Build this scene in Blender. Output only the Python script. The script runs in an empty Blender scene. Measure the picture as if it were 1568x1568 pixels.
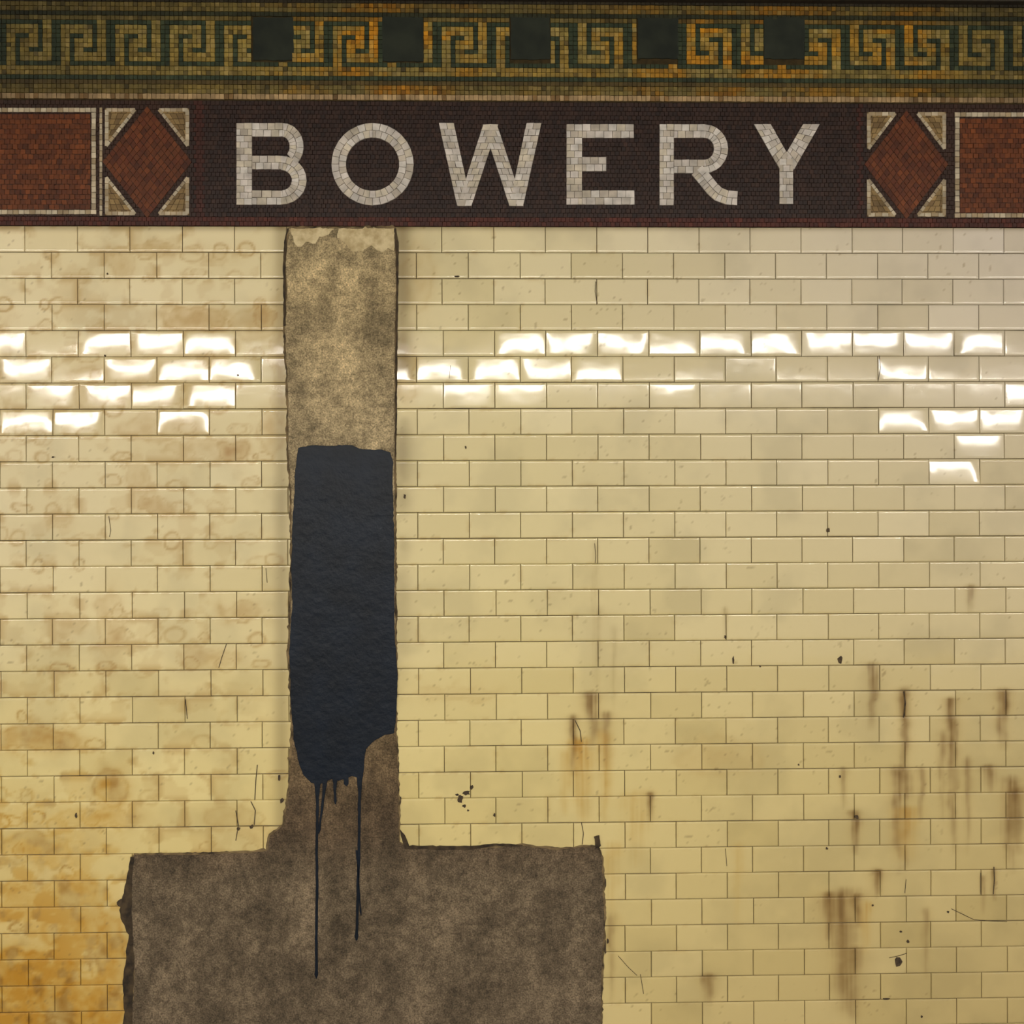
import bpy, math, random, bmesh
import numpy as np
from mathutils import Vector, Matrix
random.seed(7); rng=np.random.default_rng(7)
scene=bpy.context.scene
scene.view_settings.view_transform='Standard'
scene.view_settings.look='None'
scene.view_settings.exposure=0
scene.view_settings.gamma=1

# ------------------------------------------------ units: survey of the wall
K=517.0            # survey units per metre
D=3.0; CZ=1.8
TY=0.022; ROLL=0.0042
th=math.atan(TY)
F=Vector((math.sin(th),math.cos(th),0))
R0=Vector((math.cos(th),-math.sin(th),0)); Z0=Vector((0,0,1))
RV=R0*math.cos(ROLL)-Z0*math.sin(ROLL)
UV=R0*math.sin(ROLL)+Z0*math.cos(ROLL)
C=Vector((-D*TY,-D,CZ))
FP=K*D/math.cos(th)
def PX(x,y):
    d=F*FP+RV*(x-784)+UV*(784-y)
    t=-C.y/d.y
    p=C+d*t
    return (p.x,p.z)
def FWD(X,Z):
    dx=X-C.x; dy=0-C.y; dz=Z-C.z
    w=dx*F.x+dy*F.y
    u=dx*RV.x+dy*RV.y+dz*RV.z
    v=dx*UV.x+dy*UV.y+dz*UV.z
    return 784+FP*u/w, 784-FP*v/w
def ZL(y): return PX(784,y)[1]

def lin(c):
    out=[]
    for v in c[:3]:
        v=v/255.0
        out.append(v/12.92 if v<=0.04045 else ((v+0.055)/1.055)**2.4)
    return tuple(out)
def linnp(a):
    a=np.clip(a/255.0,0,1)
    return np.where(a<=0.04045,a/12.92,((a+0.055)/1.055)**2.4)

# ------------------------------------------------ camera
cam=bpy.data.cameras.new('camera'); co=bpy.data.objects.new('camera',cam)
scene.collection.objects.link(co); scene.camera=co
cam.sensor_width=36; cam.lens=36*FP/1568.0; cam.clip_start=0.05
M=Matrix.Identity(4)
for i in range(3):
    M[i][0]=RV[i]; M[i][1]=UV[i]; M[i][2]=-F[i]; M[i][3]=C[i]
co.matrix_world=M

# ------------------------------------------------ helpers
def link(name,me,parent=None,mats=()):
    o=bpy.data.objects.new(name,me); scene.collection.objects.link(o)
    for m in mats: me.materials.append(m)
    if parent: o.parent=parent
    return o
def mesh(name,verts,faces):
    me=bpy.data.meshes.new(name); me.from_pydata(verts,[],faces); me.update(); return me
def box(name,x0,x1,y0,y1,z0,z1,mat,parent=None,bev=0):
    v=[(x0,y0,z0),(x1,y0,z0),(x1,y1,z0),(x0,y1,z0),(x0,y0,z1),(x1,y0,z1),(x1,y1,z1),(x0,y1,z1)]
    f=[(0,3,2,1),(4,5,6,7),(0,1,5,4),(1,2,6,5),(2,3,7,6),(3,0,4,7)]
    o=link(name,mesh(name,v,f),parent,[mat])
    if bev:
        m=o.modifiers.new('b','BEVEL'); m.width=bev; m.segments=2
    return o
def mat_new(name):
    m=bpy.data.materials.new(name); m.use_nodes=True
    nt=m.node_tree; b=nt.nodes['Principled BSDF']
    return m,nt,b
def N(nt,t,**kw):
    n=nt.nodes.new(t)
    for k,v in kw.items():
        if k in n.inputs: n.inputs[k].default_value=v
        else: setattr(n,k,v)
    return n
def noise_mat(name,col,col2=None,scale=30,rough=0.6,bump=0.0,bscale=100,dist=0.002,spec=0.5,detail=4):
    m,nt,b=mat_new(name)
    tc=N(nt,'ShaderNodeTexCoord')
    n=N(nt,'ShaderNodeTexNoise',Scale=scale,Detail=detail)
    nt.links.new(tc.outputs['Object'],n.inputs['Vector'])
    r=N(nt,'ShaderNodeValToRGB')
    r.color_ramp.elements[0].position=0.35; r.color_ramp.elements[1].position=0.65
    r.color_ramp.elements[0].color=(*lin(col),1); r.color_ramp.elements[1].color=(*lin(col2 or col),1)
    nt.links.new(n.outputs['Fac'],r.inputs['Fac']); nt.links.new(r.outputs['Color'],b.inputs['Base Color'])
    b.inputs['Roughness'].default_value=rough
    b.inputs['Specular IOR Level'].default_value=spec
    if bump:
        n2=N(nt,'ShaderNodeTexNoise',Scale=bscale,Detail=3)
        nt.links.new(tc.outputs['Object'],n2.inputs['Vector'])
        bp=N(nt,'ShaderNodeBump',Strength=bump,Distance=dist)
        nt.links.new(n2.outputs['Fac'],bp.inputs['Height']); nt.links.new(bp.outputs['Normal'],b.inputs['Normal'])
    return m
def attr_mat(name,rough,vary=0.25,nscale=60,bumpd=0.0003,bscale=200,spec=0.5,detail=6):
    m,nt,b=mat_new(name)
    a=N(nt,'ShaderNodeAttribute',attribute_name='Col')
    tc=N(nt,'ShaderNodeTexCoord')
    if vary:
        n=N(nt,'ShaderNodeTexNoise',Scale=nscale,Detail=detail)
        nt.links.new(tc.outputs['Object'],n.inputs['Vector'])
        mr=N(nt,'ShaderNodeMapRange'); mr.inputs['From Min'].default_value=0.3; mr.inputs['From Max'].default_value=0.7
        mr.inputs['To Min'].default_value=1-vary; mr.inputs['To Max'].default_value=1+vary*0.5
        nt.links.new(n.outputs['Fac'],mr.inputs['Value'])
        mx=N(nt,'ShaderNodeVectorMath',operation='MULTIPLY')
        nt.links.new(a.outputs['Color'],mx.inputs[0]); nt.links.new(mr.outputs['Result'],mx.inputs[1])
        nt.links.new(mx.outputs['Vector'],b.inputs['Base Color'])
    else:
        nt.links.new(a.outputs['Color'],b.inputs['Base Color'])
    b.inputs['Roughness'].default_value=rough; b.inputs['Specular IOR Level'].default_value=spec
    n2=N(nt,'ShaderNodeTexNoise',Scale=bscale,Detail=1)
    nt.links.new(tc.outputs['Object'],n2.inputs['Vector'])
    bp=N(nt,'ShaderNodeBump',Strength=1.0,Distance=bumpd)
    nt.links.new(n2.outputs['Fac'],bp.inputs['Height']); nt.links.new(bp.outputs['Normal'],b.inputs['Normal'])
    return m

def vnoise(x,y,seed=0):
    g=np.random.default_rng(seed).random((256,256))
    xi=np.floor(x).astype(int); yi=np.floor(y).astype(int)
    fx=x-xi; fy=y-yi; fx=fx*fx*(3-2*fx); fy=fy*fy*(3-2*fy)
    a=g[xi%256,yi%256]; b=g[(xi+1)%256,yi%256]; c=g[xi%256,(yi+1)%256]; d=g[(xi+1)%256,(yi+1)%256]
    return (a*(1-fx)+b*fx)*(1-fy)+(c*(1-fx)+d*fx)*fy
def fbm(x,y,seed=0,o=4):
    s=0;a=.5;t=0
    for i in range(o):
        s=s+a*vnoise(x*2**i+i*17.3,y*2**i+i*9.1,seed+i); t+=a; a*=.5
    return s/t
def sstep(a,b,x):
    t=np.clip((x-a)/(b-a),0,1); return t*t*(3-2*t)

# ------------------------------------------------ shell
m_grout=noise_mat('grout',(84,72,52),(138,122,90),12,0.85)
m_floor=noise_mat('platform_concrete',(110,104,96),(134,126,114),6,0.6,0.3,60)
m_ceil=noise_mat('ceiling_plaster',(120,112,98),(140,130,112),4,0.8,0.3,30)
m_trim=noise_mat('cornice_shaded',(32,25,15),(48,38,22),40,0.7,0.4,120)  # dark brown has the shadow on the molding edge painted in
XL,XR=-3.0,3.0
ZTOP=ZL(348)
wall=box('wall_back',XL,XR,0,0.2,0,3.6,m_grout)
box('floor',-6.6,6.6,-9,-0.0,-0.1,0,m_floor)
box('ceiling',-6.6,6.6,-9,-0.0,3.6,3.7,m_ceil)

# ------------------------------------------------ tiles
TW=0.1524; THh=0.0767
xj=PX(835,368)[0]
ZLAMP=3.15; LLAMP=7.0
def b_for(zh): return 0.5*((CZ-zh)/D+(ZLAMP-zh)/LLAMP)
znat=(0.5*(CZ/D+ZLAMP/LLAMP))/(0.5*(1/D+1/LLAMP))
HL=[(22,522,0),(165,522,0),(245,524,.03),(328,526,0),
(25,565,0),(207,565,0),(288,568,0),(368,568,0.03),
(112,592,.1),(200,600,.06),(250,605,0),(328,604,0),(60,643,0),(125,642,0),(275,627,0),
(797,526,-.03),(874,528,.0),(952,529,.05),(1030,540,0),(1107,526,0),(1185,526,0),(1262,521,0),(1340,520,0),(1417,524,0),(1480,533,0),(1535,524,0),
(625,574,0),(682,567,0),(758,567,0),(836,571,0),(912,574,.05),(1385,576,.0),
(720,590,0),(797,590,0),(1060,589,0),(1552,602,0),(1385,642,0),(1455,640,.05),(1535,640,0),(1490,671,0),(1450,708,0)]
hl={}
def tile_idx(x,y):
    X,Z=PX(x,y)
    r=int(math.floor((ZTOP-Z)/THh))
    off=xj+(0 if r%2==0 else TW/2)
    c=int(math.floor((X-off)/TW))
    return r,c
for x,y,t in HL:
    r,c=tile_idx(x,y); hl[(r,c)]=(PX(x,y)[1],t)

STREAKS=[(878,1095,1190,6,.95,0),(905,1060,1150,10,.9,0),(928,1090,1180,7,.8,0),(893,1130,1260,17,.85,1),(925,1120,1260,10,.7,1),(866,1150,1250,8,.6,1),
    (1335,1015,1120,8,.65,0),(1383,1055,1200,8,1.0,0),(1378,1175,1340,13,.85,0),(1455,1068,1120,8,1.0,0),(1457,1100,1310,8,.75,0),(1535,1055,1150,9,.95,0),(1545,1190,1340,11,.75,0),
    (1308,1240,1310,7,1.0,0),(1292,1175,1240,5,.5,0),(1485,895,940,6,.6,0),(1270,1366,1440,7,1.0,0),(1292,1363,1560,20,.95,0),(1311,1368,1420,7,.95,0),(1340,1330,1375,7,1.0,0),
    (1512,1170,1215,8,.8,0),(1558,1205,1310,9,.8,0),(1085,1490,1540,9,.85,0),(995,1212,1260,5,.8,0),(1390,1235,1320,20,.6,1),(1440,1120,1260,6,.5,0),(1325,1380,1460,8,.55,1),
    (915,930,1060,7,.2,0),(940,960,1090,4,.2,0),(1110,930,985,3,.4,0),(1410,1175,1260,5,.55,0),(1480,1160,1310,6,.5,0),(1305,1450,1568,12,.55,0),
    (975,1210,1330,20,.35,1),(1520,1330,1380,4,.8,0),(910,830,1000,5,.15,0),(1130,1290,1420,8,.25,1),(1505,1340,1400,4,.45,0),(1415,1390,1500,6,.35,0),
    (938,1290,1420,12,.5,1),(935,1400,1540,7,.4,0)]
blobs=[(55,1130,60,16,.8),(175,1205,26,28,.8),(150,1250,60,16,.6),(60,1300,55,26,.6),(120,1420,55,34,.8),(40,1490,70,36,1.15),(130,1535,60,36,1.1),(30,1555,50,26,1.0),(172,1460,22,55,.9),
(30,1370,45,18,.7),(110,1360,36,22,.7),(230,382,60,9,.65),(190,405,20,18,.5),(300,488,52,16,.8),(405,485,14,18,.95),(390,500,30,25,.5),(330,395,25,10,.4),(240,580,80,40,.45),(140,600,30,30,.5),
(240,655,60,20,.5),(355,690,22,14,.9),(300,690,50,12,.45),(240,775,28,12,.8),(215,740,18,40,.45),(180,975,18,14,.75),(370,935,26,12,.7),(90,800,18,10,.5),(105,955,25,20,.5),(320,1010,40,16,.5),(170,960,20,50,.45),(415,660,18,30,.55),(430,560,12,100,.45),
(350,1250,35,18,.4),(395,1275,30,12,.4),(270,1070,30,12,.35),(700,1060,60,12,.25),(1100,1160,60,30,.25),(620,570,18,40,.55),(640,420,20,50,.3),(10,560,14,60,.4)]
rr=random.Random(21)
RINGS=[]
for _ in range(165):
    x=rr.uniform(0,430); y=rr.choice([rr.uniform(370,820),rr.uniform(370,820),rr.uniform(820,1300)])
    if _>115: x=rr.uniform(0,190); y=rr.uniform(1200,1560)
    kr=round((y-348)/39.6); y=348+kr*39.6+rr.uniform(-10,6)
    RINGS.append((x,y,rr.uniform(6,16),rr.uniform(5,12),rr.uniform(.25,.75)))
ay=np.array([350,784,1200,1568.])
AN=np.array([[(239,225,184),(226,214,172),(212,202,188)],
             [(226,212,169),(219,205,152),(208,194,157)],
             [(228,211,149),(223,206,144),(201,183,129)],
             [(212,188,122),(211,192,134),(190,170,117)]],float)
def glaze_and_light(px,py):  # yellowed glaze, plus ceiling reflection and light tint painted into the tile colour
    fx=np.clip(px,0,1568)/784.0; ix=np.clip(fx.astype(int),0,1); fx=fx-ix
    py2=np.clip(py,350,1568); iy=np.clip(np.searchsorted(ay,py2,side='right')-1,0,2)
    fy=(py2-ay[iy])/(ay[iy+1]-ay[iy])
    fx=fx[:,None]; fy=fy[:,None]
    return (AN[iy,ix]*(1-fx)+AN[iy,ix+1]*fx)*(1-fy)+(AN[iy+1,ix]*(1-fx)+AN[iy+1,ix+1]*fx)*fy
def stain_color(px,py,u,v,tj):
    col=glaze_and_light(px,py)
    col=col*(1+tj[:,None]*np.array([0.013,0.015,0.024]))
    g=fbm(px/70,py/70,3,4)
    col*= (1-0.05*(sstep(.45,.75,g)))[:,None]
    wx=(fbm(px/22,py/22,41,3)-.5)*26; wy=(fbm(px/22,py/22,51,3)-.5)*26
    ed=np.minimum(np.minimum(u,1-u)*2,np.minimum(v,1-v))
    nr=fbm(px/16,py/16,61,4)
    Y=np.zeros_like(px)
    for x,y,sx,sy,s in blobs:
        d=((px+wx-x)/sx)**2+((py+wy-y)/sy)**2
        body=np.exp(-d*0.9)
        ring=np.exp(-((np.sqrt(d)-1.0)/0.14)**2)*0.4
        Y=np.maximum(Y,s*(body+ring)*(0.3+1.25*nr))
    for x,y,sx,sy,s in RINGS:
        sel=(np.abs(px-x)<40)&(np.abs(py-y)<40)
        d=np.sqrt(((px[sel]+wx[sel]*.4-x)/sx)**2+((py[sel]+wy[sel]*.4-y)/sy)**2)
        ring=np.exp(-((d-1.0)/0.20)**2)*s*(.4+nr[sel])+np.exp(-d*d)*s*.25
        Y[sel]=np.maximum(Y[sel],ring)
    reg=sstep(230,60,px)*sstep(1150,1500,py)
    Y=np.maximum(Y,reg*(sstep(.44,.62,fbm(px/34,py/20,71,5))*.85+.12))
    reg2=sstep(470,300,px)*0.40
    Y=np.maximum(Y,reg2*sstep(.52,.66,fbm(px/26,py/22,81,4))*(0.4+sstep(.3,.0,ed)))
    Y=np.maximum(Y,0.30*sstep(.60,.72,fbm(px/14,py/14,91,3))*sstep(.16,.0,ed)*sstep(1700,300,px))
    Y=np.clip(Y,0,1.15)[:,None]
    yel=np.array([182,130,38.]); brn=np.array([158,116,56.])
    low=sstep(1000,1300,py)*sstep(260,160,px)
    br2=sstep(.48,.66,fbm(px/20,py/20,131,4))
    yl=yel*(1-br2[:,None]*.6)+np.array([126,88,36.])*br2[:,None]*.6
    tgt=yl*low[:,None]+brn*(1-low[:,None])
    k=np.clip(Y*(0.64+0.22*low[:,None]),0,.9)
    col=col*(1-k)+tgt*k
    for x,y0,y1,w,s,kind in STREAKS:
        sel=(np.abs(px-x)<w*4+20)&(py>y0-40)&(py<y1+20)
        X=px[sel];Yy=py[sel];n_=nr[sel]
        wob=(fbm(np.full_like(X,x*.37),Yy/30,5,3)-.5)*w*1.6
        t=(Yy-y0)/(y1-y0)
        prof=sstep(-.06,.06,t)*(np.clip(1-t,0,1)**.6)
        wd=w*(1.0-.35*np.clip(t,0,1))
        fil=0.6+0.9*(vnoise(X/3.0,Yy/60,int(x)%50)-.3)
        a=np.exp(-((X+wob-x)/wd)**2)*prof*s*np.clip(fil,0,1.2)*(0.75+0.7*n_)
        cap=np.exp(-((X-x)/(w*1.2))**2-((Yy-y0-5)/6)**2)*s*.5*(kind==0)
        a=np.clip(np.maximum(a,cap*n_*1.7),0,.9)[:,None]*0.92
        tg=np.array([106,80,44.]) if kind==0 else np.array([180,136,58.])
        col[sel]=col[sel]*(1-a)+tg*a
        if kind==0:
            h=(np.exp(-((X+wob-x)/(wd*2.2))**2)*prof*s*.2)[:,None]
            col[sel]=col[sel]*(1-h)+np.array([170,136,76.])*h
    sp=sstep(.80,.88,fbm(px/5,py/5,101,2))*sstep(.45,.6,fbm(px/90,py/90,111,2))
    sp=np.clip(sp,0,1)[:,None]*.35
    col=col*(1-sp)+np.array([120,98,64.])*sp
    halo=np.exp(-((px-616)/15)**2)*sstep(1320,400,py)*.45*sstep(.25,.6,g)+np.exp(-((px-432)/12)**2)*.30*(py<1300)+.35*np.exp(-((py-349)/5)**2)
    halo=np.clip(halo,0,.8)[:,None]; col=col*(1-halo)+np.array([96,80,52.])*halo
    return linnp(col)

def axf(n,L):
    e1,e2=0.0007,0.0020
    return np.concatenate([[0,e1,e2],np.linspace(e2,L-e2,n+1)[1:-1],[L-e2,L-e1,L]])
G=0.00075
V=[];Fc=[];CU=[];CV=[];TJ=[];base=0
nrows=int(ZTOP/THh)+1
for r in range(nrows):
    zt=ZTOP-r*THh-G; zb=max(ZTOP-(r+1)*THh+G,0.001)
    if zt-zb<0.01: continue
    off=xj+(0 if r%2==0 else TW/2)
    rj=rng.normal(0,.0009); zj=rng.normal(0,.0002)
    zt+=zj; zb+=zj
    cj=[rng.normal(0,.0006) for _ in range(60)]
    for c in range(-25,25):
        x0=off+c*TW+G+rj+cj[c+26]; x1=off+(c+1)*TW-G+rj+cj[c+27]
        x0=max(x0,XL+.001); x1=min(x1,XR-.001)
        if x1-x0<0.02: continue
        vis=(x1>-1.65 and x0<1.65 and zt>0.2)
        nu,nv=(24,12) if vis else (2,2)
        zjt=rng.normal(0,.00018)
        ux=axf(nu,x1-x0); vz=axf(nv,zt-zb)
        U,Vv=np.meshgrid(ux,vz)
        U=U.ravel(); W=Vv.ravel()
        xc=(x1-x0)/2; zc=(zt+zb)/2
        dx=U-xc; dz=(zb+W)-zc
        a=rng.normal(0,.0025); tw=rng.normal(0,.03); q=0; kz=.015
        bow=0
        if (r,c) in hl:
            zh,t=hl[(r,c)]; tw=t*.6+rng.normal(0,.025)
            kz=rng.uniform(.02,.085)
            b=b_for(zh)-2*kz*(zh-zc)
            q=rng.choice([-1,1])*rng.uniform(.012,.030)
            bow=rng.normal(0,.3)
        else:
            b=rng.normal(0,.002)
            zh=znat-b/(0.5*(1/D+1/LLAMP))
            m=THh*0.86
            if abs(zh-zc)<m:
                s=1 if (zh>zc) else -1
                b=b_for(zc+s*m*(1+random.random()*.3)); tw*=.4
        ex=np.abs(2*dx/(x1-x0))
        asym=rng.uniform(-.22,.22)
        exq=np.clip(np.abs(2*dx/(x1-x0)+asym),0,1.3)
        y=-(0.006)+a*dx+b*dz+tw*dx*dz+q*(exq**7)*dz+kz*dz*dz+bow*dx*dx*dz
        y+=0.00035*ex**8
        ring=(U<1e-6)|(U>(x1-x0)-1e-6)|(W<1e-6)|(W>(zt-zb)-1e-6)
        ring2=((U<.001)|(U>(x1-x0)-.001)|(W<.001)|(W>(zt-zb)-.001))&~ring
        y=np.where(ring,-0.0025,np.where(ring2,y+.0005,y))
        V.append(np.stack([x0+U,y,zb+W+zjt],1))
        n1=len(ux); n2=len(vz)
        i,j=np.meshgrid(np.arange(n1-1),np.arange(n2-1)); i=i.ravel(); j=j.ravel()
        qd=base+np.stack([j*n1+i,j*n1+i+1,(j+1)*n1+i+1,(j+1)*n1+i],1)
        Fc.append(qd); base+=n1*n2
        CU.append(U/(x1-x0)); CV.append(W/(zt-zb)); TJ.append(np.full(U.shape,rng.normal(0,1)))
V=np.concatenate(V); Fc=np.concatenate(Fc); CU=np.concatenate(CU); CV=np.concatenate(CV); TJ=np.concatenate(TJ)
me=bpy.data.meshes.new('wall_tiles')
me.vertices.add(len(V)); me.vertices.foreach_set('co',V.ravel())
me.loops.add(Fc.size); me.loops.foreach_set('vertex_index',Fc.ravel().astype(np.int32))
me.polygons.add(len(Fc)); me.polygons.foreach_set('loop_start',np.arange(0,Fc.size,4,dtype=np.int32))
me.polygons.foreach_set('loop_total',np.full(len(Fc),4,dtype=np.int32))
me.polygons.foreach_set('use_smooth',np.ones(len(Fc),dtype=bool))
me.update(calc_edges=True)
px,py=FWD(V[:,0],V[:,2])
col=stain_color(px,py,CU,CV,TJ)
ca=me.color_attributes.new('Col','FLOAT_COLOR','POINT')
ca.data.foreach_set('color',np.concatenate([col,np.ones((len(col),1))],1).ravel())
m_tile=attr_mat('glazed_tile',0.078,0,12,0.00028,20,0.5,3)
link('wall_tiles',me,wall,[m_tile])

# ------------------------------------------------ mosaic builder
class Mos:
    def __init__(s): s.v=[];s.f=[];s.c=[]
    def tess(s,p,y0,y1,col,inset=0.0,jit=0.0,vary=.1):
        cx=sum(q[0] for q in p)/4; cz=sum(q[1] for q in p)/4
        def sh(q,k):
            dx=q[0]-cx;dz=q[1]-cz;L=math.hypot(dx,dz)+1e-9
            k=min(k,L*.45); return (q[0]-dx/L*k,q[1]-dz/L*k)
        j=lambda:random.uniform(-jit,jit)
        a=[sh((q[0]+j(),q[1]+j()),inset) for q in p]
        t=[sh(q,0.0006) for q in a]
        n=len(s.v); dy=random.uniform(-.0003,.0003)
        s.v+=[(q[0],y0,q[1]) for q in a]+[(q[0],y1+dy,q[1]) for q in t]
        s.f+=[(n+7,n+6,n+5,n+4)]+[(n+i,n+4+i,n+4+(i+1)%4,n+(i+1)%4) for i in range(4)]
        k=1+random.gauss(0,vary)
        cc=tuple(max(0,ch*k) for ch in lin(col))
        s.c+=[cc]*8
    def flat(s,p,y,col):
        n=len(s.v); s.v+=[(q[0],y,q[1]) for q in p]; s.f.append(tuple(reversed(range(n,n+len(p))))); s.c+=[lin(col)]*len(p)
    def quad(s,p,nu,nv,y0,y1,col,inset=0.0006,jit=0.0004,vary=.08,brick=False):
        P=[PX(*q) for q in p]
        def bl(u,v):
            return tuple((P[0][i]*(1-u)+P[1][i]*u)*(1-v)+(P[3][i]*(1-u)+P[2][i]*u)*v for i in (0,1))
        for b in range(nv):
            us=[k/nu for k in range(nu+1)]
            if brick and b%2: us=[0]+[(k+.5)/nu for k in range(nu)]+[1]
            for k in range(len(us)-1):
                s.tess([bl(us[k],b/nv),bl(us[k+1],b/nv),bl(us[k+1],(b+1)/nv),bl(us[k],(b+1)/nv)],y0,y1,col() if callable(col) else col,inset,jit,vary)
    def build(s,name,mat,parent=None):
        me=mesh(name,s.v,s.f)
        ca=me.color_attributes.new('Col','FLOAT_COLOR','POINT')
        ca.data.foreach_set('color',np.concatenate([np.array(s.c),np.ones((len(s.c),1))],1).ravel())
        bm=bmesh.new(); bm.from_mesh(me)
        for f in bm.faces:
            if f.normal.y>0.2: f.normal_flip()
        bm.to_mesh(me); bm.free()
        return link(name,me,parent,[mat])

m_mos=attr_mat('mosaic_stone',0.45,0.3,35,0.0002,300,0.25,3)
m_mosgrout=noise_mat('mosaic_grout',(44,36,18),(62,50,28),60,0.9,spec=.2)
m_signgrout=noise_mat('sign_grout',(28,16,12),(40,24,18),60,0.8,spec=.2)

# ------------------------------------------------ frieze
zf0,zf1=ZL(4),ZL(157)
frieze=box('mosaic_frieze',XL,XR,-0.004,0,zf1,zf0,m_mosgrout)
mz=Mos()
T=6.93
def key(ix,r):
    if r<0: return r in(-4,-3,-1)
    if r>=10: return r in(10,11,14,15,16)
    c=ix
    if c in(0,1) and 1<=r<=9: return True
    if c in(8,9) and 0<=r<=8: return True
    if r in(1,2) and 0<=c<=6: return True
    if c in(5,6) and 1<=r<=5: return True
    if r in(4,5) and 3<=c<=6: return True
    if c in(3,4) and 4<=r<=8: return True
    if r in(7,8) and 3<=c<=9: return True
    return False
sq=[419,617,812,1007,1200]
def goldness(x):
    return max(math.exp(-((x-600)/170)**2),math.exp(-((x-1130)/210)**2)*.95,math.exp(-((x-1390)/70)**2)*.8,.12)
ncol=int((2330+760)/T)
for i in range(ncol):
    xp=-765+i*T
    for r in range(-5,17):
        y=36+r*T
        h=T if r<16 else T*1.25
        cxp=xp+T/2
        if any(abs(cxp-s)<32 for s in sq) and -1<=r<=8: continue
        if cxp<812: ix=int(math.floor((cxp-91)/T))%12
        else: ix=int(math.floor((1625-cxp-91)/T))%12
        gold=key(ix,r)
        g=goldness(cxp)
        n=float(fbm(np.array([cxp/45.]),np.array([y/18.+50]),7,3)[0])
        if r==16: c=(160,134,96) if random.random()<.8 else (124,96,58)
        elif r==-5: c=(40,34,20)
        elif gold:
            olive=np.array([128,112,56]); au=np.array([180,120,18]); tan=np.array([156,136,88])
            w=min(1,max(0,(n-.34)*3.4))*g
            cc=olive*(1-w)+au*w
            if random.random()<.22: cc=cc*.6+tan*.4
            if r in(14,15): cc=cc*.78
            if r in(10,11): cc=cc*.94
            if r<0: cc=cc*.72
            if random.random()<.06: cc=cc*.7
            c=tuple(cc)
        else:
            c=(44,54,36) if random.random()<.85 else (56,64,42)
            if r==13: c=(78,64,30)
            if r<0: c=(40,42,24)
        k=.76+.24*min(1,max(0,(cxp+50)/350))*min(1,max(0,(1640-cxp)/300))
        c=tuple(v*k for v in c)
        X0=PX(xp,70)[0]; X1=PX(xp+T,70)[0]
        if X0<XL or X1>XR: continue
        Z1=ZL(y); Z2=ZL(y+h)
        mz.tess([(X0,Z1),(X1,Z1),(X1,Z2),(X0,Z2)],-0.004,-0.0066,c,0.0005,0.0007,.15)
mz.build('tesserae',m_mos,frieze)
m_slate=noise_mat('slate_inset',(25,30,24),(39,44,34),14,0.6,0.3,60,0.001,spec=.2)
for k,s in enumerate(sq):
    w=31+random.uniform(-1,1)
    x0,z0=PX(s-w,28+random.uniform(-1,3)); x1,z1=PX(s+w,94+random.uniform(-3,3))
    pts=[]
    cor=[(x0,z1),(x1,z1),(x1,z0),(x0,z0)]
    for a in range(4):
        p,q=cor[a],cor[(a+1)%4]
        for t in range(8):
            pts.append((p[0]+(q[0]-p[0])*t/8+random.uniform(-.0015,.0015),p[1]+(q[1]-p[1])*t/8+random.uniform(-.0015,.0015)))
    v=[(p[0],-.0068,p[1]) for p in pts]+[(p[0],-.003,p[1]) for p in pts]
    L=len(pts)
    f=[tuple(range(L))]+[(i,i+L,(i+1)%L+L,(i+1)%L) for i in range(L)]
    link('slate_inset_%d'%(k+1),mesh('s',v,f),frieze,[m_slate])
box('trim_1',XL,XR,-0.03,0,ZL(4),3.6,m_trim,bev=.004)

# ------------------------------------------------ name sign
zs0,zs1=ZL(157.5),ZL(347.5)
sign=box('station_name_sign',XL,XR,-0.004,0,zs1,zs0,m_signgrout)
ms=Mos()
FLD=lambda:random.choice([(46,29,23),(42,26,22),(50,32,25),(40,26,23)])
EDGE=lambda:random.choice([(70,30,20),(62,28,20),(78,34,22)])
PAN=lambda:random.choice([(98,49,17),(91,45,16),(106,54,20),(84,40,15)])
DIA=lambda:random.choice([(100,51,21),(93,46,19),(86,40,17)])
WHT=lambda:random.choice([(180,166,140),(168,152,126),(188,176,152),(156,138,108)])
TRI=lambda:random.choice([(128,104,64),(112,90,56),(140,116,74)])
T2=6.6
ncx=int((2330+760)/T2)
rows=28
for r in range(rows):
    Z1=zs0+(zs1-zs0)*r/rows; Z2=zs0+(zs1-zs0)*(r+1)/rows
    for i in range(ncx):
        x=-765+i*T2+(T2/2 if r%2 else 0); cx=x+T2/2
        X0=PX(x,250)[0]; X1=PX(x+T2,250)[0]
        if X0<XL or X1>XR: continue
        inner=(300<cx<1320)
        c=FLD()
        if r>=rows-2: c=EDGE()
        elif inner and (cx<312 or cx>1313): c=(60,28,20)
        elif not(290<cx<1328): c=(50,30,21)
        ms.tess([(X0,Z1),(X1,Z1),(X1,Z2),(X0,Z2)],-0.004,-0.0064,c,0.0002,0.0005,.09)
ys0=-0.0050
def panel(x0,x1,y0,y1):
    ms.quad([(x0,y0),(x1,y0),(x1,y1),(x0,y1)],max(1,int((x1-x0)/8)),int((y1-y0)/7.5),ys0,-0.0074,PAN,0.0004,0.0009,.14,True)
def line(p,q,w,col=WHT,n=None,y1=-0.0084):
    L=math.hypot(q[0]-p[0],q[1]-p[1]); dx=(q[0]-p[0])/L; dy=(q[1]-p[1])/L
    nx,ny=-dy*w/2,dx*w/2
    P=[(p[0]-nx,p[1]-ny),(q[0]-nx,q[1]-ny),(q[0]+nx,q[1]+ny),(p[0]+nx,p[1]+ny)]
    ms.quad(P,n or max(1,int(L/8.5)),1,ys0,y1,col,0.0004,0.0005,.10)
panel(-760,140,176,322)
line((-760,170),(149,170),7); line((-760,326),(149,326),7); line((145,174),(145,322),7)
line((156,166),(156,332),4.5,n=20)
panel(1468,2320,183,327)
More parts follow.
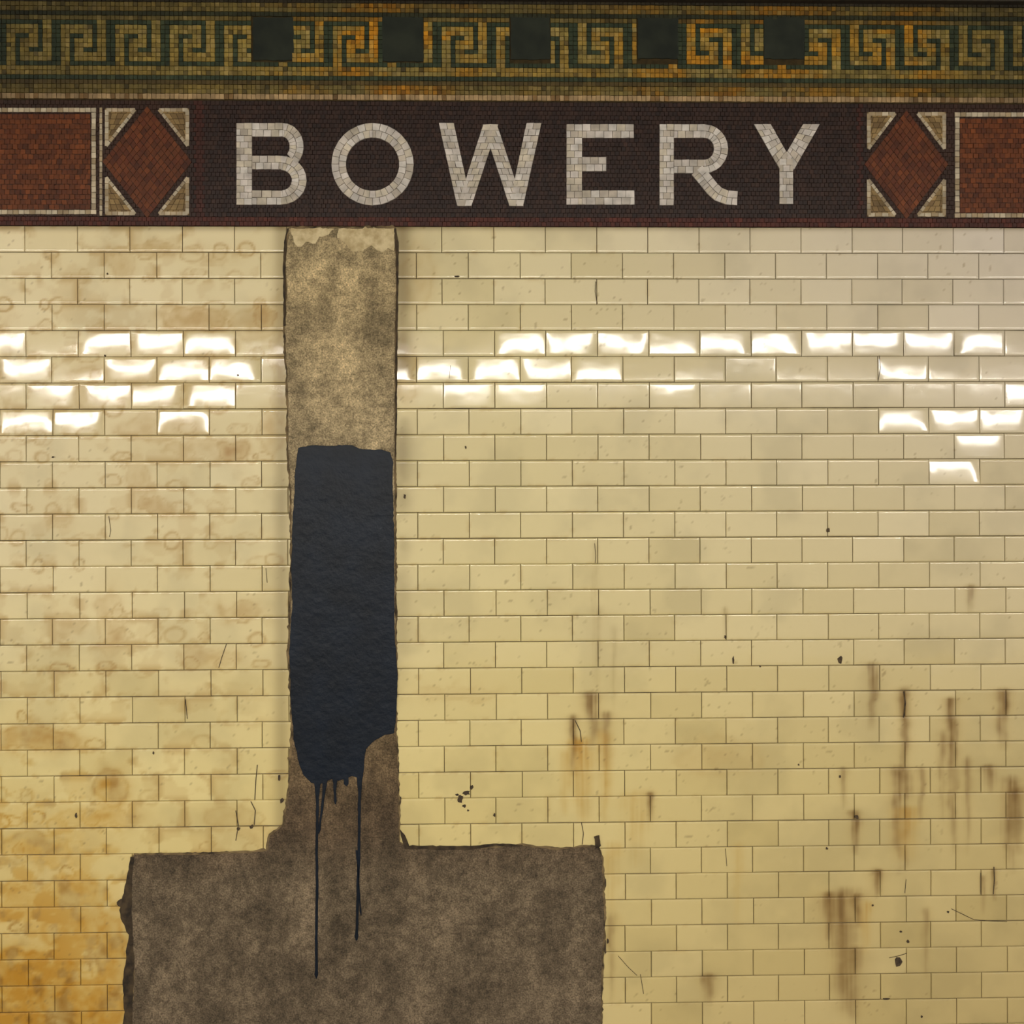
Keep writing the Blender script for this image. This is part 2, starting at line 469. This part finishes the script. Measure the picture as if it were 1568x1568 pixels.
line((1460,177),(2320,177),7); line((1460,331),(2320,331),7); line((1464,181),(1464,327),7)
def diamond(x0,x1,y0,y1):
    cx=(x0+x1)/2; cy=(y0+y1)/2
    ms.quad([(cx,y0-3),(x1+4,cy),(cx,y1+4),(x0-4,cy)],13,13,ys0,-0.0074,DIA,0.0003,0.0008,.12)
    a=(x1-x0)*.36; b=(y1-y0)*.355; w=6
    for sx,sy in((0,0),(1,0),(1,1),(0,1)):
        X=x0 if sx==0 else x1; Y=y0 if sy==0 else y1
        ux=1 if sx==0 else -1; uy=1 if sy==0 else -1
        n=7
        for k in range(n):
            t0=k/n;t1=(k+1)/n
            q=[(X,Y+uy*b*t0),(X+ux*a*(1-t0),Y+uy*b*t0),(X+ux*a*(1-t1)+ux*.5,Y+uy*b*t1),(X,Y+uy*b*t1)]
            if ux*uy<0: q=[q[1],q[0],q[3],q[2]]
            nn=max(1,int(a*(1-t0)/8))
            P=[PX(*z) for z in q]
            for m in range(nn):
                u0=m/nn;u1=(m+1)/nn
                g=lambda u,i,j:(P[i][0]*(1-u)+P[j][0]*u,P[i][1]*(1-u)+P[j][1]*u)
                pp=[g(u0,0,1),g(u1,0,1),g(u1,3,2),g(u0,3,2)]
                ar=sum(pp[z][0]*pp[(z+1)%4][1]-pp[(z+1)%4][0]*pp[z][1] for z in range(4))
                if ar>0: pp=pp[::-1]
                ms.tess(pp,ys0,-0.0078,TRI(),0.0003,0.0002,.1)
        line((X+ux*2,Y+uy*3),(X+ux*a,Y+uy*3),w)
        line((X+ux*3,Y+uy*2),(X+ux*3,Y+uy*b),w)
        line((X+ux*a,Y+uy*2),(X+ux*2,Y+uy*b),w-1,y1=-0.0088)
diamond(162,291,167,331)
diamond(1326,1447,173,333)
ms.build('mosaic_field',m_mos,sign)

# letters
ml=Mos()
LET=lambda:random.choice([(200,192,184),(192,184,174),(206,200,192),(184,174,160),(196,186,168)])
GR=(100,88,80)
lay=[0]
def brk(p,nu,nv):
    lay[0]+=1
    y=-0.0066-0.00006*lay[0]
    ml.flat([PX(*q) for q in p],y,GR)
    ml.quad(p,nu,nv,y,-0.0098-0.00005*lay[0],LET,0.0004,0.0005,.06,True)
def vst(x0,x1,y0,y1): brk([(x0,y0),(x1,y0),(x1,y1),(x0,y1)],2,int((y1-y0)/9.5))
def hst(x0,x1,y0,y1): brk([(x0,y0),(x1,y0),(x1,y1),(x0,y1)],max(1,round((x1-x0)/13)),2)
def diag(p,rows): brk(p,2,rows)
def arc(cx,cy,ro,rv,w,wv,a0,a1,n,across=2):
    lay[0]+=1
    y=-0.0066-0.00006*lay[0]; yt=-0.0098-0.00005*lay[0]
    def pt(a,t):
        rx=ro-w*t; ry=rv-wv*t; a=math.radians(a)
        return PX(cx+rx*math.cos(a),cy-ry*math.sin(a))
    for k in range(n):
        A=a0+(a1-a0)*k/n; B=a0+(a1-a0)*(k+1)/n
        ml.flat([pt(A,0),pt(B,0),pt(B,1),pt(A,1)],y,GR)
    for m in range(across):
        ks=[k for k in range(n)] if not m%2 else [0]+[k+.5 for k in range(n)]
        ks=ks+[n]
        for k in range(len(ks)-1):
            A=a0+(a1-a0)*ks[k]/n; B=a0+(a1-a0)*ks[k+1]/n
            t0=m/across;t1=(m+1)/across
            ml.tess([pt(A,t0),pt(B,t0),pt(B,t1),pt(A,t1)],y,yt,LET(),0.0004,0.0004,.06)
vst(363,387,190,315)
hst(387,434,190,211); hst(387,434,240,261); hst(387,432,293,315)
arc(434,226,32,36,22,21.5,90,-50,9); arc(431,277.5,39.5,37.5,23,22,90,-90,12)
arc(571,253,63,63,22.5,22.5,90,-270,32)
diag([(672,190),(695,190),(723,317),(700,317)],13)
diag([(740,192),(763,192),(722,317),(700,317)],13)
diag([(739,192),(761,192),(802,317),(780,317)],13)
diag([(806,190),(829,190),(801,317),(779,317)],13)
vst(867,891,192,315); hst(891,970,192,213); hst(891,928,242,264); hst(891,971,293,315)
vst(1009,1031,192,316); hst(1031,1078,192,213); hst(1031,1078,246,267)
arc(1077,229.5,37,37.5,22,21,90,-90,12)
def band(cen,ws,rows=1):
    for i in range(len(cen)-1):
        (xa,ya),(xb,yb)=cen[i],cen[i+1]
        def nrm(j):
            p=cen[max(0,j-1)];q=cen[min(len(cen)-1,j+1)];l=math.hypot(q[0]-p[0],q[1]-p[1])
            return (-(q[1]-p[1])/l*ws/2,(q[0]-p[0])/l*ws/2)
        n0=nrm(i);n1=nrm(i+1)
        brk([(xa-n0[0],ya-n0[1]),(xb-n1[0],yb-n1[1]),(xb+n1[0],yb+n1[1]),(xa+n0[0],ya+n0[1])],1,2)
band([(1066,262),(1074,271),(1082,281),(1090,291),(1099,299),(1112,304),(1128,305)],22)
diag([(1153,192),(1179,192),(1206,240),(1193,262)],7)
diag([(1228,192),(1254,192),(1214,262),(1200,240)],7)
vst(1192,1213,245,314)
ml.build('letters',m_mos,sign)

# ------------------------------------------------ irregular slabs
def rough_outline(pts,step=6,amp=2.0,grow=0,seed=1):
    rr=random.Random(seed); out=[]
    n=len(pts)
    area=sum(pts[i][0]*pts[(i+1)%n][1]-pts[(i+1)%n][0]*pts[i][1] for i in range(n))
    sg=1 if area>0 else -1
    a=0
    for i in range(n):
        p,q=pts[i],pts[(i+1)%n]
        L=math.hypot(q[0]-p[0],q[1]-p[1]); k=max(1,int(L/step))
        nx,ny=(q[1]-p[1])/(L+1e-9)*sg,-(q[0]-p[0])/(L+1e-9)*sg
        for t in range(k):
            a=a*.55+rr.uniform(-amp,amp)*.7
            e=rr.uniform(-1,1)*amp*1.2 if rr.random()<.05 else 0
            out.append((p[0]+(q[0]-p[0])*t/k+nx*(a+grow+e),p[1]+(q[1]-p[1])*t/k+ny*(a+grow+e)))
    return out
def slab(name,pts,yf,yb,mat,parent=None):
    P=[PX(*p) for p in pts]
    P=[(a,max(b,0.004)) for a,b in P]
    n=len(P)
    ar=sum(P[i][0]*P[(i+1)%n][1]-P[(i+1)%n][0]*P[i][1] for i in range(n))
    if ar<0: P=P[::-1]
    m=0.0010 if n>12 else 0
    ins=[]
    for i in range(n):
        a=P[i-1];b=P[(i+1)%n]; dx,dz=b[0]-a[0],b[1]-a[1]; L=math.hypot(dx,dz)+1e-9
        ins.append((P[i][0]-dz/L*m,P[i][1]+dx/L*m))
    v=[(p[0],yf,p[1]) for p in ins]+[(p[0],yf*.7+yb*.3,p[1]) for p in P]+[(p[0],yb,p[1]) for p in P]
    f=[tuple(range(n))]
    for k in(0,1):
        f+=[(k*n+i,(k+1)*n+i,(k+1)*n+(i+1)%n,k*n+(i+1)%n) for i in range(n)]
    return link(name,mesh(name,v,f),parent,[mat])

OUT=[(443,350),(605,350),(608,420),(606,500),(606,600),(605,690),(606,900),(607,1120),(611,1200),(612,1288),(625,1297),(720,1298),(800,1293),(850,1299),(914,1294),(922,1312),(926,1400),(921,1500),(920,1740),
(205,1740),(203,1568),(207,1480),(202,1400),(203,1340),(207,1307),(300,1306),(380,1304),(410,1300),(414,1278),(436,1262),(443,1200),(448,1120),(443,1000),(447,850),(446,760),(441,680),(441,600),(436,500),(440,450),(437,400)]
m_pl,nt,b=mat_new('cement_plaster')
tc=N(nt,'ShaderNodeTexCoord'); sep=N(nt,'ShaderNodeSeparateXYZ'); nt.links.new(tc.outputs['Object'],sep.inputs[0])
n1=N(nt,'ShaderNodeTexNoise',Scale=7,Detail=6,Roughness=.62); n2=N(nt,'ShaderNodeTexNoise',Scale=50,Detail=5,Roughness=.8); n3=N(nt,'ShaderNodeTexNoise',Scale=220,Detail=2)
for n in(n1,n2,n3): nt.links.new(tc.outputs['Object'],n.inputs['Vector'])
mp=N(nt,'ShaderNodeMapping'); mp.inputs['Scale'].default_value=(9,9,1.6); nt.links.new(tc.outputs['Object'],mp.inputs['Vector'])
n4=N(nt,'ShaderNodeTexNoise',Scale=1.0,Detail=4); nt.links.new(mp.outputs[0],n4.inputs['Vector'])
rmp=N(nt,'ShaderNodeValToRGB')
els=rmp.color_ramp.elements
mrz=N(nt,'ShaderNodeMapRange'); mrz.inputs['From Min'].default_value=0; mrz.inputs['From Max'].default_value=3
ad=N(nt,'ShaderNodeMath',operation='MULTIPLY_ADD'); ad.inputs[1].default_value=0.25
nt.links.new(n1.outputs['Fac'],ad.inputs[0]); nt.links.new(sep.outputs['Z'],ad.inputs[2])
nt.links.new(ad.outputs[0],mrz.inputs['Value']); nt.links.new(mrz.outputs[0],rmp.inputs['Fac'])
stops=[(0.0,(112,98,80)),(0.28,(118,104,84)),(0.33,(104,88,69)),(0.40,(118,100,75)),(0.62,(160,143,110)),(0.72,(184,166,130)),(0.86,(180,161,122)),(0.92,(192,173,132))]
els[0].position=0; els[0].color=(*lin(stops[0][1]),1); els[1].position=stops[1][0]; els[1].color=(*lin(stops[1][1]),1)
for p,c in stops[2:]:
    e=els.new(p); e.color=(*lin(c),1)
def mr(nt,src,a,b_,c,d):
    m=N(nt,'ShaderNodeMapRange'); m.inputs['From Min'].default_value=a; m.inputs['From Max'].default_value=b_; m.inputs['To Min'].default_value=c; m.inputs['To Max'].default_value=d
    nt.links.new(src,m.inputs['Value']); return m.outputs['Result']
f1=mr(nt,n1.outputs['Fac'],.36,.64,.64,1.26); f2=mr(nt,n2.outputs['Fac'],.38,.62,.58,1.26); f3=mr(nt,n3.outputs['Fac'],.3,.7,.55,1.32); f4=mr(nt,n4.outputs['Fac'],.35,.65,.78,1.16)
cur=f1
for o_ in(f2,f3,f4):
    mu=N(nt,'ShaderNodeMath',operation='MULTIPLY'); nt.links.new(cur,mu.inputs[0]); nt.links.new(o_,mu.inputs[1]); cur=mu.outputs[0]
vm=N(nt,'ShaderNodeVectorMath',operation='MULTIPLY'); nt.links.new(rmp.outputs['Color'],vm.inputs[0]); nt.links.new(cur,vm.inputs[1])
nt.links.new(vm.outputs[0],b.inputs['Base Color']); b.inputs['Roughness'].default_value=.85; b.inputs['Specular IOR Level'].default_value=.2
ah=N(nt,'ShaderNodeMath',operation='ADD'); nt.links.new(n2.outputs['Fac'],ah.inputs[0]); nt.links.new(n3.outputs['Fac'],ah.inputs[1])
bp=N(nt,'ShaderNodeBump',Strength=.9,Distance=.004); nt.links.new(ah.outputs[0],bp.inputs['Height']); nt.links.new(bp.outputs['Normal'],b.inputs['Normal'])

m_rim=noise_mat('broken_tile_bed',(46,36,22),(132,112,78),30,0.9,0.4,200,0.002)
m_skim=noise_mat('pale_skim_coat',(176,156,114),(212,196,154),45,0.85,0.7,120,0.003)
m_hole=noise_mat('dark_void',(36,28,18),(74,60,40),50,0.9)
patch=slab('cement_patch',rough_outline(OUT,5,1.0,-1,3),-0.0095,-0.006,m_pl)
slab('broken_edge',rough_outline(OUT,4,1.5,2.0,5),-0.0082,-0.006,m_rim,patch)
slab('skim_flake',rough_outline([(446,351),(512,351),(504,360),(490,364),(484,374),(470,372),(462,380),(452,376)],4,2,0,6),-0.0101,-0.008,m_skim,patch)
slab('skim_flake',rough_outline([(520,351),(604,351),(604,384),(594,380),(585,388),(570,378),(556,388),(540,386),(530,374),(516,366)],4,2,0,7),-0.0101,-0.008,m_skim,patch)
slab('broken_corner',rough_outline([(184,1392),(194,1350),(201,1310),(210,1310),(206,1500),(206,1568),(190,1568),(190,1500),(198,1430),(188,1410)],5,1.5,0,9),-0.0088,-0.006,m_hole,patch)
slab('broken_corner',rough_outline([(612,1268),(620,1278),(627,1294),(720,1294),(760,1290),(800,1292),(800,1295),(760,1294),(720,1300),(620,1299)],5,.8,0,10),-0.0099,-0.006,m_hole,patch)
slab('broken_corner',rough_outline([(909,1280),(917,1278),(920,1294),(912,1298)],4,.8,0,11),-0.0098,-0.006,m_hole,patch)
slab('edge_gap',rough_outline([(602,351),(607,351),(611,372),(610,430),(609,520),(608,640),(607,700),(605,700),(606,600),(606,500),(608,430),(606,380)],5,.6,0,31),-0.0100,-0.006,m_hole,patch)
slab('edge_gap',rough_outline([(444,351),(440,362),(440,380),(438,420),(438,455),(439,500),(435,500),(435,450),(434,410),(436,372),(440,351)],5,.6,0,32),-0.0100,-0.006,m_hole,patch)

# ------------------------------------------------ blue paint
m_blue=noise_mat('navy_paint',(10,19,30),(15,26,40),10,0.42,0.8,45,0.003,0.22)
PB=[(458,686),(475,682),(540,682),(556,688),(585,689),(598,693),(602,705),(603,760),(604,850),(604,950),(609,1030),(607,1105),(604,1122),(590,1124),(575,1132),(562,1145),(558,1165),(557,1183),
(552,1190),(540,1187),(530,1192),(519,1194),(508,1192),(498,1196),(488,1200),(478,1197),(466,1184),(456,1160),(451,1130),(447,1080),(444,1000),(446,960),(449,920),(447,850),(450,780),(454,720)]
paint=slab('blue_paint_patch',rough_outline(PB,5,1.0,0,12),-0.0112,-0.0096,m_blue)
def drip(x0,y0,x1,y1,w0,w1,seed):
    rr=random.Random(seed); n=int(abs(y1-y0)/7)+2; L=[];Rr=[]
    wob=0
    for i in range(n+1):
        t=i/n; wob=wob*.8+rr.uniform(-.4,.4)
        k=math.exp(-(y1-y0)*t/14)
        w=(w0*k+w1*(1-k))/2*(1+rr.uniform(-.12,.12))
        if i==n: w*=.4
        if i==n-1: w*=1.4
        x=x0+(x1-x0)*t+wob; y=y0+(y1-y0)*t
        L.append((x-w,y)); Rr.append((x+w,y))
    slab('drip',L+Rr[::-1],-0.0116,-0.0096,m_blue,paint)
drip(487,1192,485,1496,14,4,1); drip(499,1190,489,1275,10,3.4,2); drip(514,1188,514,1230,9,3,3); drip(552,1184,547,1438,12,4.2,4); drip(530,1188,531,1202,8,3,5); drip(547,1300,554,1400,3,2,8)

# ------------------------------------------------ chips & cracks in glaze
m_chip=noise_mat('chipped_glaze',(40,30,20),(80,64,42),90,0.8)
cv=[];cf=[]
def chip(x,y,rx,ry,n=11):
    b0=len(cv); pts=[]
    for k in range(n):
        a=2*math.pi*k/n; s=random.uniform(.6,1.15)
        pts.append(PX(x+rx*s*math.cos(a),y-ry*s*math.sin(a)))
    for X,Z in pts: cv.append((X,-.0078,Z))
    for X,Z in pts: cv.append((X,-.004,Z))
    cf.append(tuple(range(b0,b0+n)))
    for k in range(n): cf.append((b0+k,b0+n+k,b0+n+(k+1)%n,b0+(k+1)%n))
for c in [(1285,1010,4,6),(1375,1471,6,10),(705,1222,5,6),(714,1213,6,4),(722,1205,3,4),(711,1233,3,3),(700,1216,3,2),(717,1240,2,2),(757,1247,2,3),(1389,1440,2,3),(713,685,1.5,3),(1267,812,3,4),(1110,975,2,3),
 (1378,1425,2,2),(83,700,3,1.5),(236,1152,1.5,3),(188,1382,8,7),(118,1248,2,4),(386,1265,3,4),(366,1268,3,3),(1310,1250,4,3),(1265,1298,2,2),(1222,1170,1.5,2),(1450,1395,2,2),(1163,1020,1.5,1.5),(365,575,2,2),(162,545,2,1.5),
 (428,1190,2,6),(432,1225,3,5),(440,1245,4,6),(620,760,2,4),(613,1225,2,8),(1335,1385,2,2),(1122,1010,1.5,6),(1285,1188,2,2),(925,1350,3,9),(926,1450,2,12),(930,1440,2,5),(1410,1555,2,2),(1356,1528,7,1.5),(905,1548,2,2),
 (166,420,1.5,2),(700,424,5,1.5),(604,365,3,8),(440,372,4,10),(446,1230,4,8)]:
    chip(*c)
def crack(pts,w):
    w*=.75
    for i in range(len(pts)-1):
        (xa,ya),(xb,yb)=pts[i],pts[i+1]
        L=math.hypot(xb-xa,yb-ya);nx,ny=-(yb-ya)/L*w/2,(xb-xa)/L*w/2
        q=[PX(xa-nx,ya-ny),PX(xb-nx,yb-ny),PX(xb+nx,yb+ny),PX(xa+nx,ya+ny)]
        b0=len(cv)
        for X,Z in q: cv.append((X,-.0076,Z))
        cf.append((b0,b0+1,b0+2,b0+3))
for p,w in [([(348,985),(341,1005),(336,1022)],1.3),([(912,432),(911,447),(914,466)],1.3),([(1382,1058),(1385,1075),(1382,1098)],2),([(395,1170),(393,1190),(391,1224)],1.6),([(385,1226),(392,1240),(390,1262)],1.8),
 ([(362,1240),(366,1262),(362,1286)],1.6),([(1520,1326),(1521,1345),(1519,1368)],1.8),([(1500,1335),(1500,1368)],1.2),([(890,1258),(893,1275),(891,1292)],1.5),([(946,1462),(962,1480),(975,1492)],1),([(980,1490),(985,1520)],1.1),
 ([(1455,1390),(1490,1407),(1540,1410)],1.2),([(1345,545),(1347,565),(1343,583)],1.1),([(880,1102),(888,1118),(890,1135)],1.6),([(910,832),(912,850),(911,862)],1),([(408,870),(410,892)],1.1),([(1360,1465),(1375,1462),(1387,1458)],1.2),
 ([(168,790),(171,812),(169,822)],1.1),([(285,1070),(288,1100)],1.4),([(690,560),(688,580)],.9),([(1110,1298),(1112,1325)],1),([(1386,1345),(1384,1366)],1.1)]:
    crack(p,w)
me=mesh('chips',cv,cf)
bm=bmesh.new(); bm.from_mesh(me)
for f in bm.faces:
    if f.normal.y>0.5: f.normal_flip()
bm.to_mesh(me); bm.free()
link('chips_and_cracks',me,wall,[m_chip])

# ------------------------------------------------ fluorescent lamps
m_em,nt,b=mat_new('lamp_diffuser')
b.inputs['Emission Color'].default_value=(1,.94,.84,1); b.inputs['Emission Strength'].default_value=78
b.inputs['Base Color'].default_value=(.9,.9,.9,1)
m_house=noise_mat('lamp_housing',(150,150,148),(165,165,160),10,.4)
def lamp(x,y,z,h=.07):
    e=bpy.data.objects.new('fluorescent_lamp',None); scene.collection.objects.link(e); e.location=(x,y,z)
    box('diffuser',-.6,.6,-.07,.07,-h/2,h/2,m_em,e)
    box('housing',-.62,.62,-.09,.09,h/2,h/2+.06,m_house,e)
    for s in(-.45,.45): box('hanger',s-.008,s+.008,-.008,.008,h/2+.06,3.6-z,m_house,e)
for k in range(-4,5): lamp(k*1.26,-LLAMP,ZLAMP)

w=bpy.data.worlds.new('station_ambient'); scene.world=w; w.use_nodes=True
bg=w.node_tree.nodes['Background']; bg.inputs[0].default_value=(1,.94,.85,1); bg.inputs[1].default_value=1.18
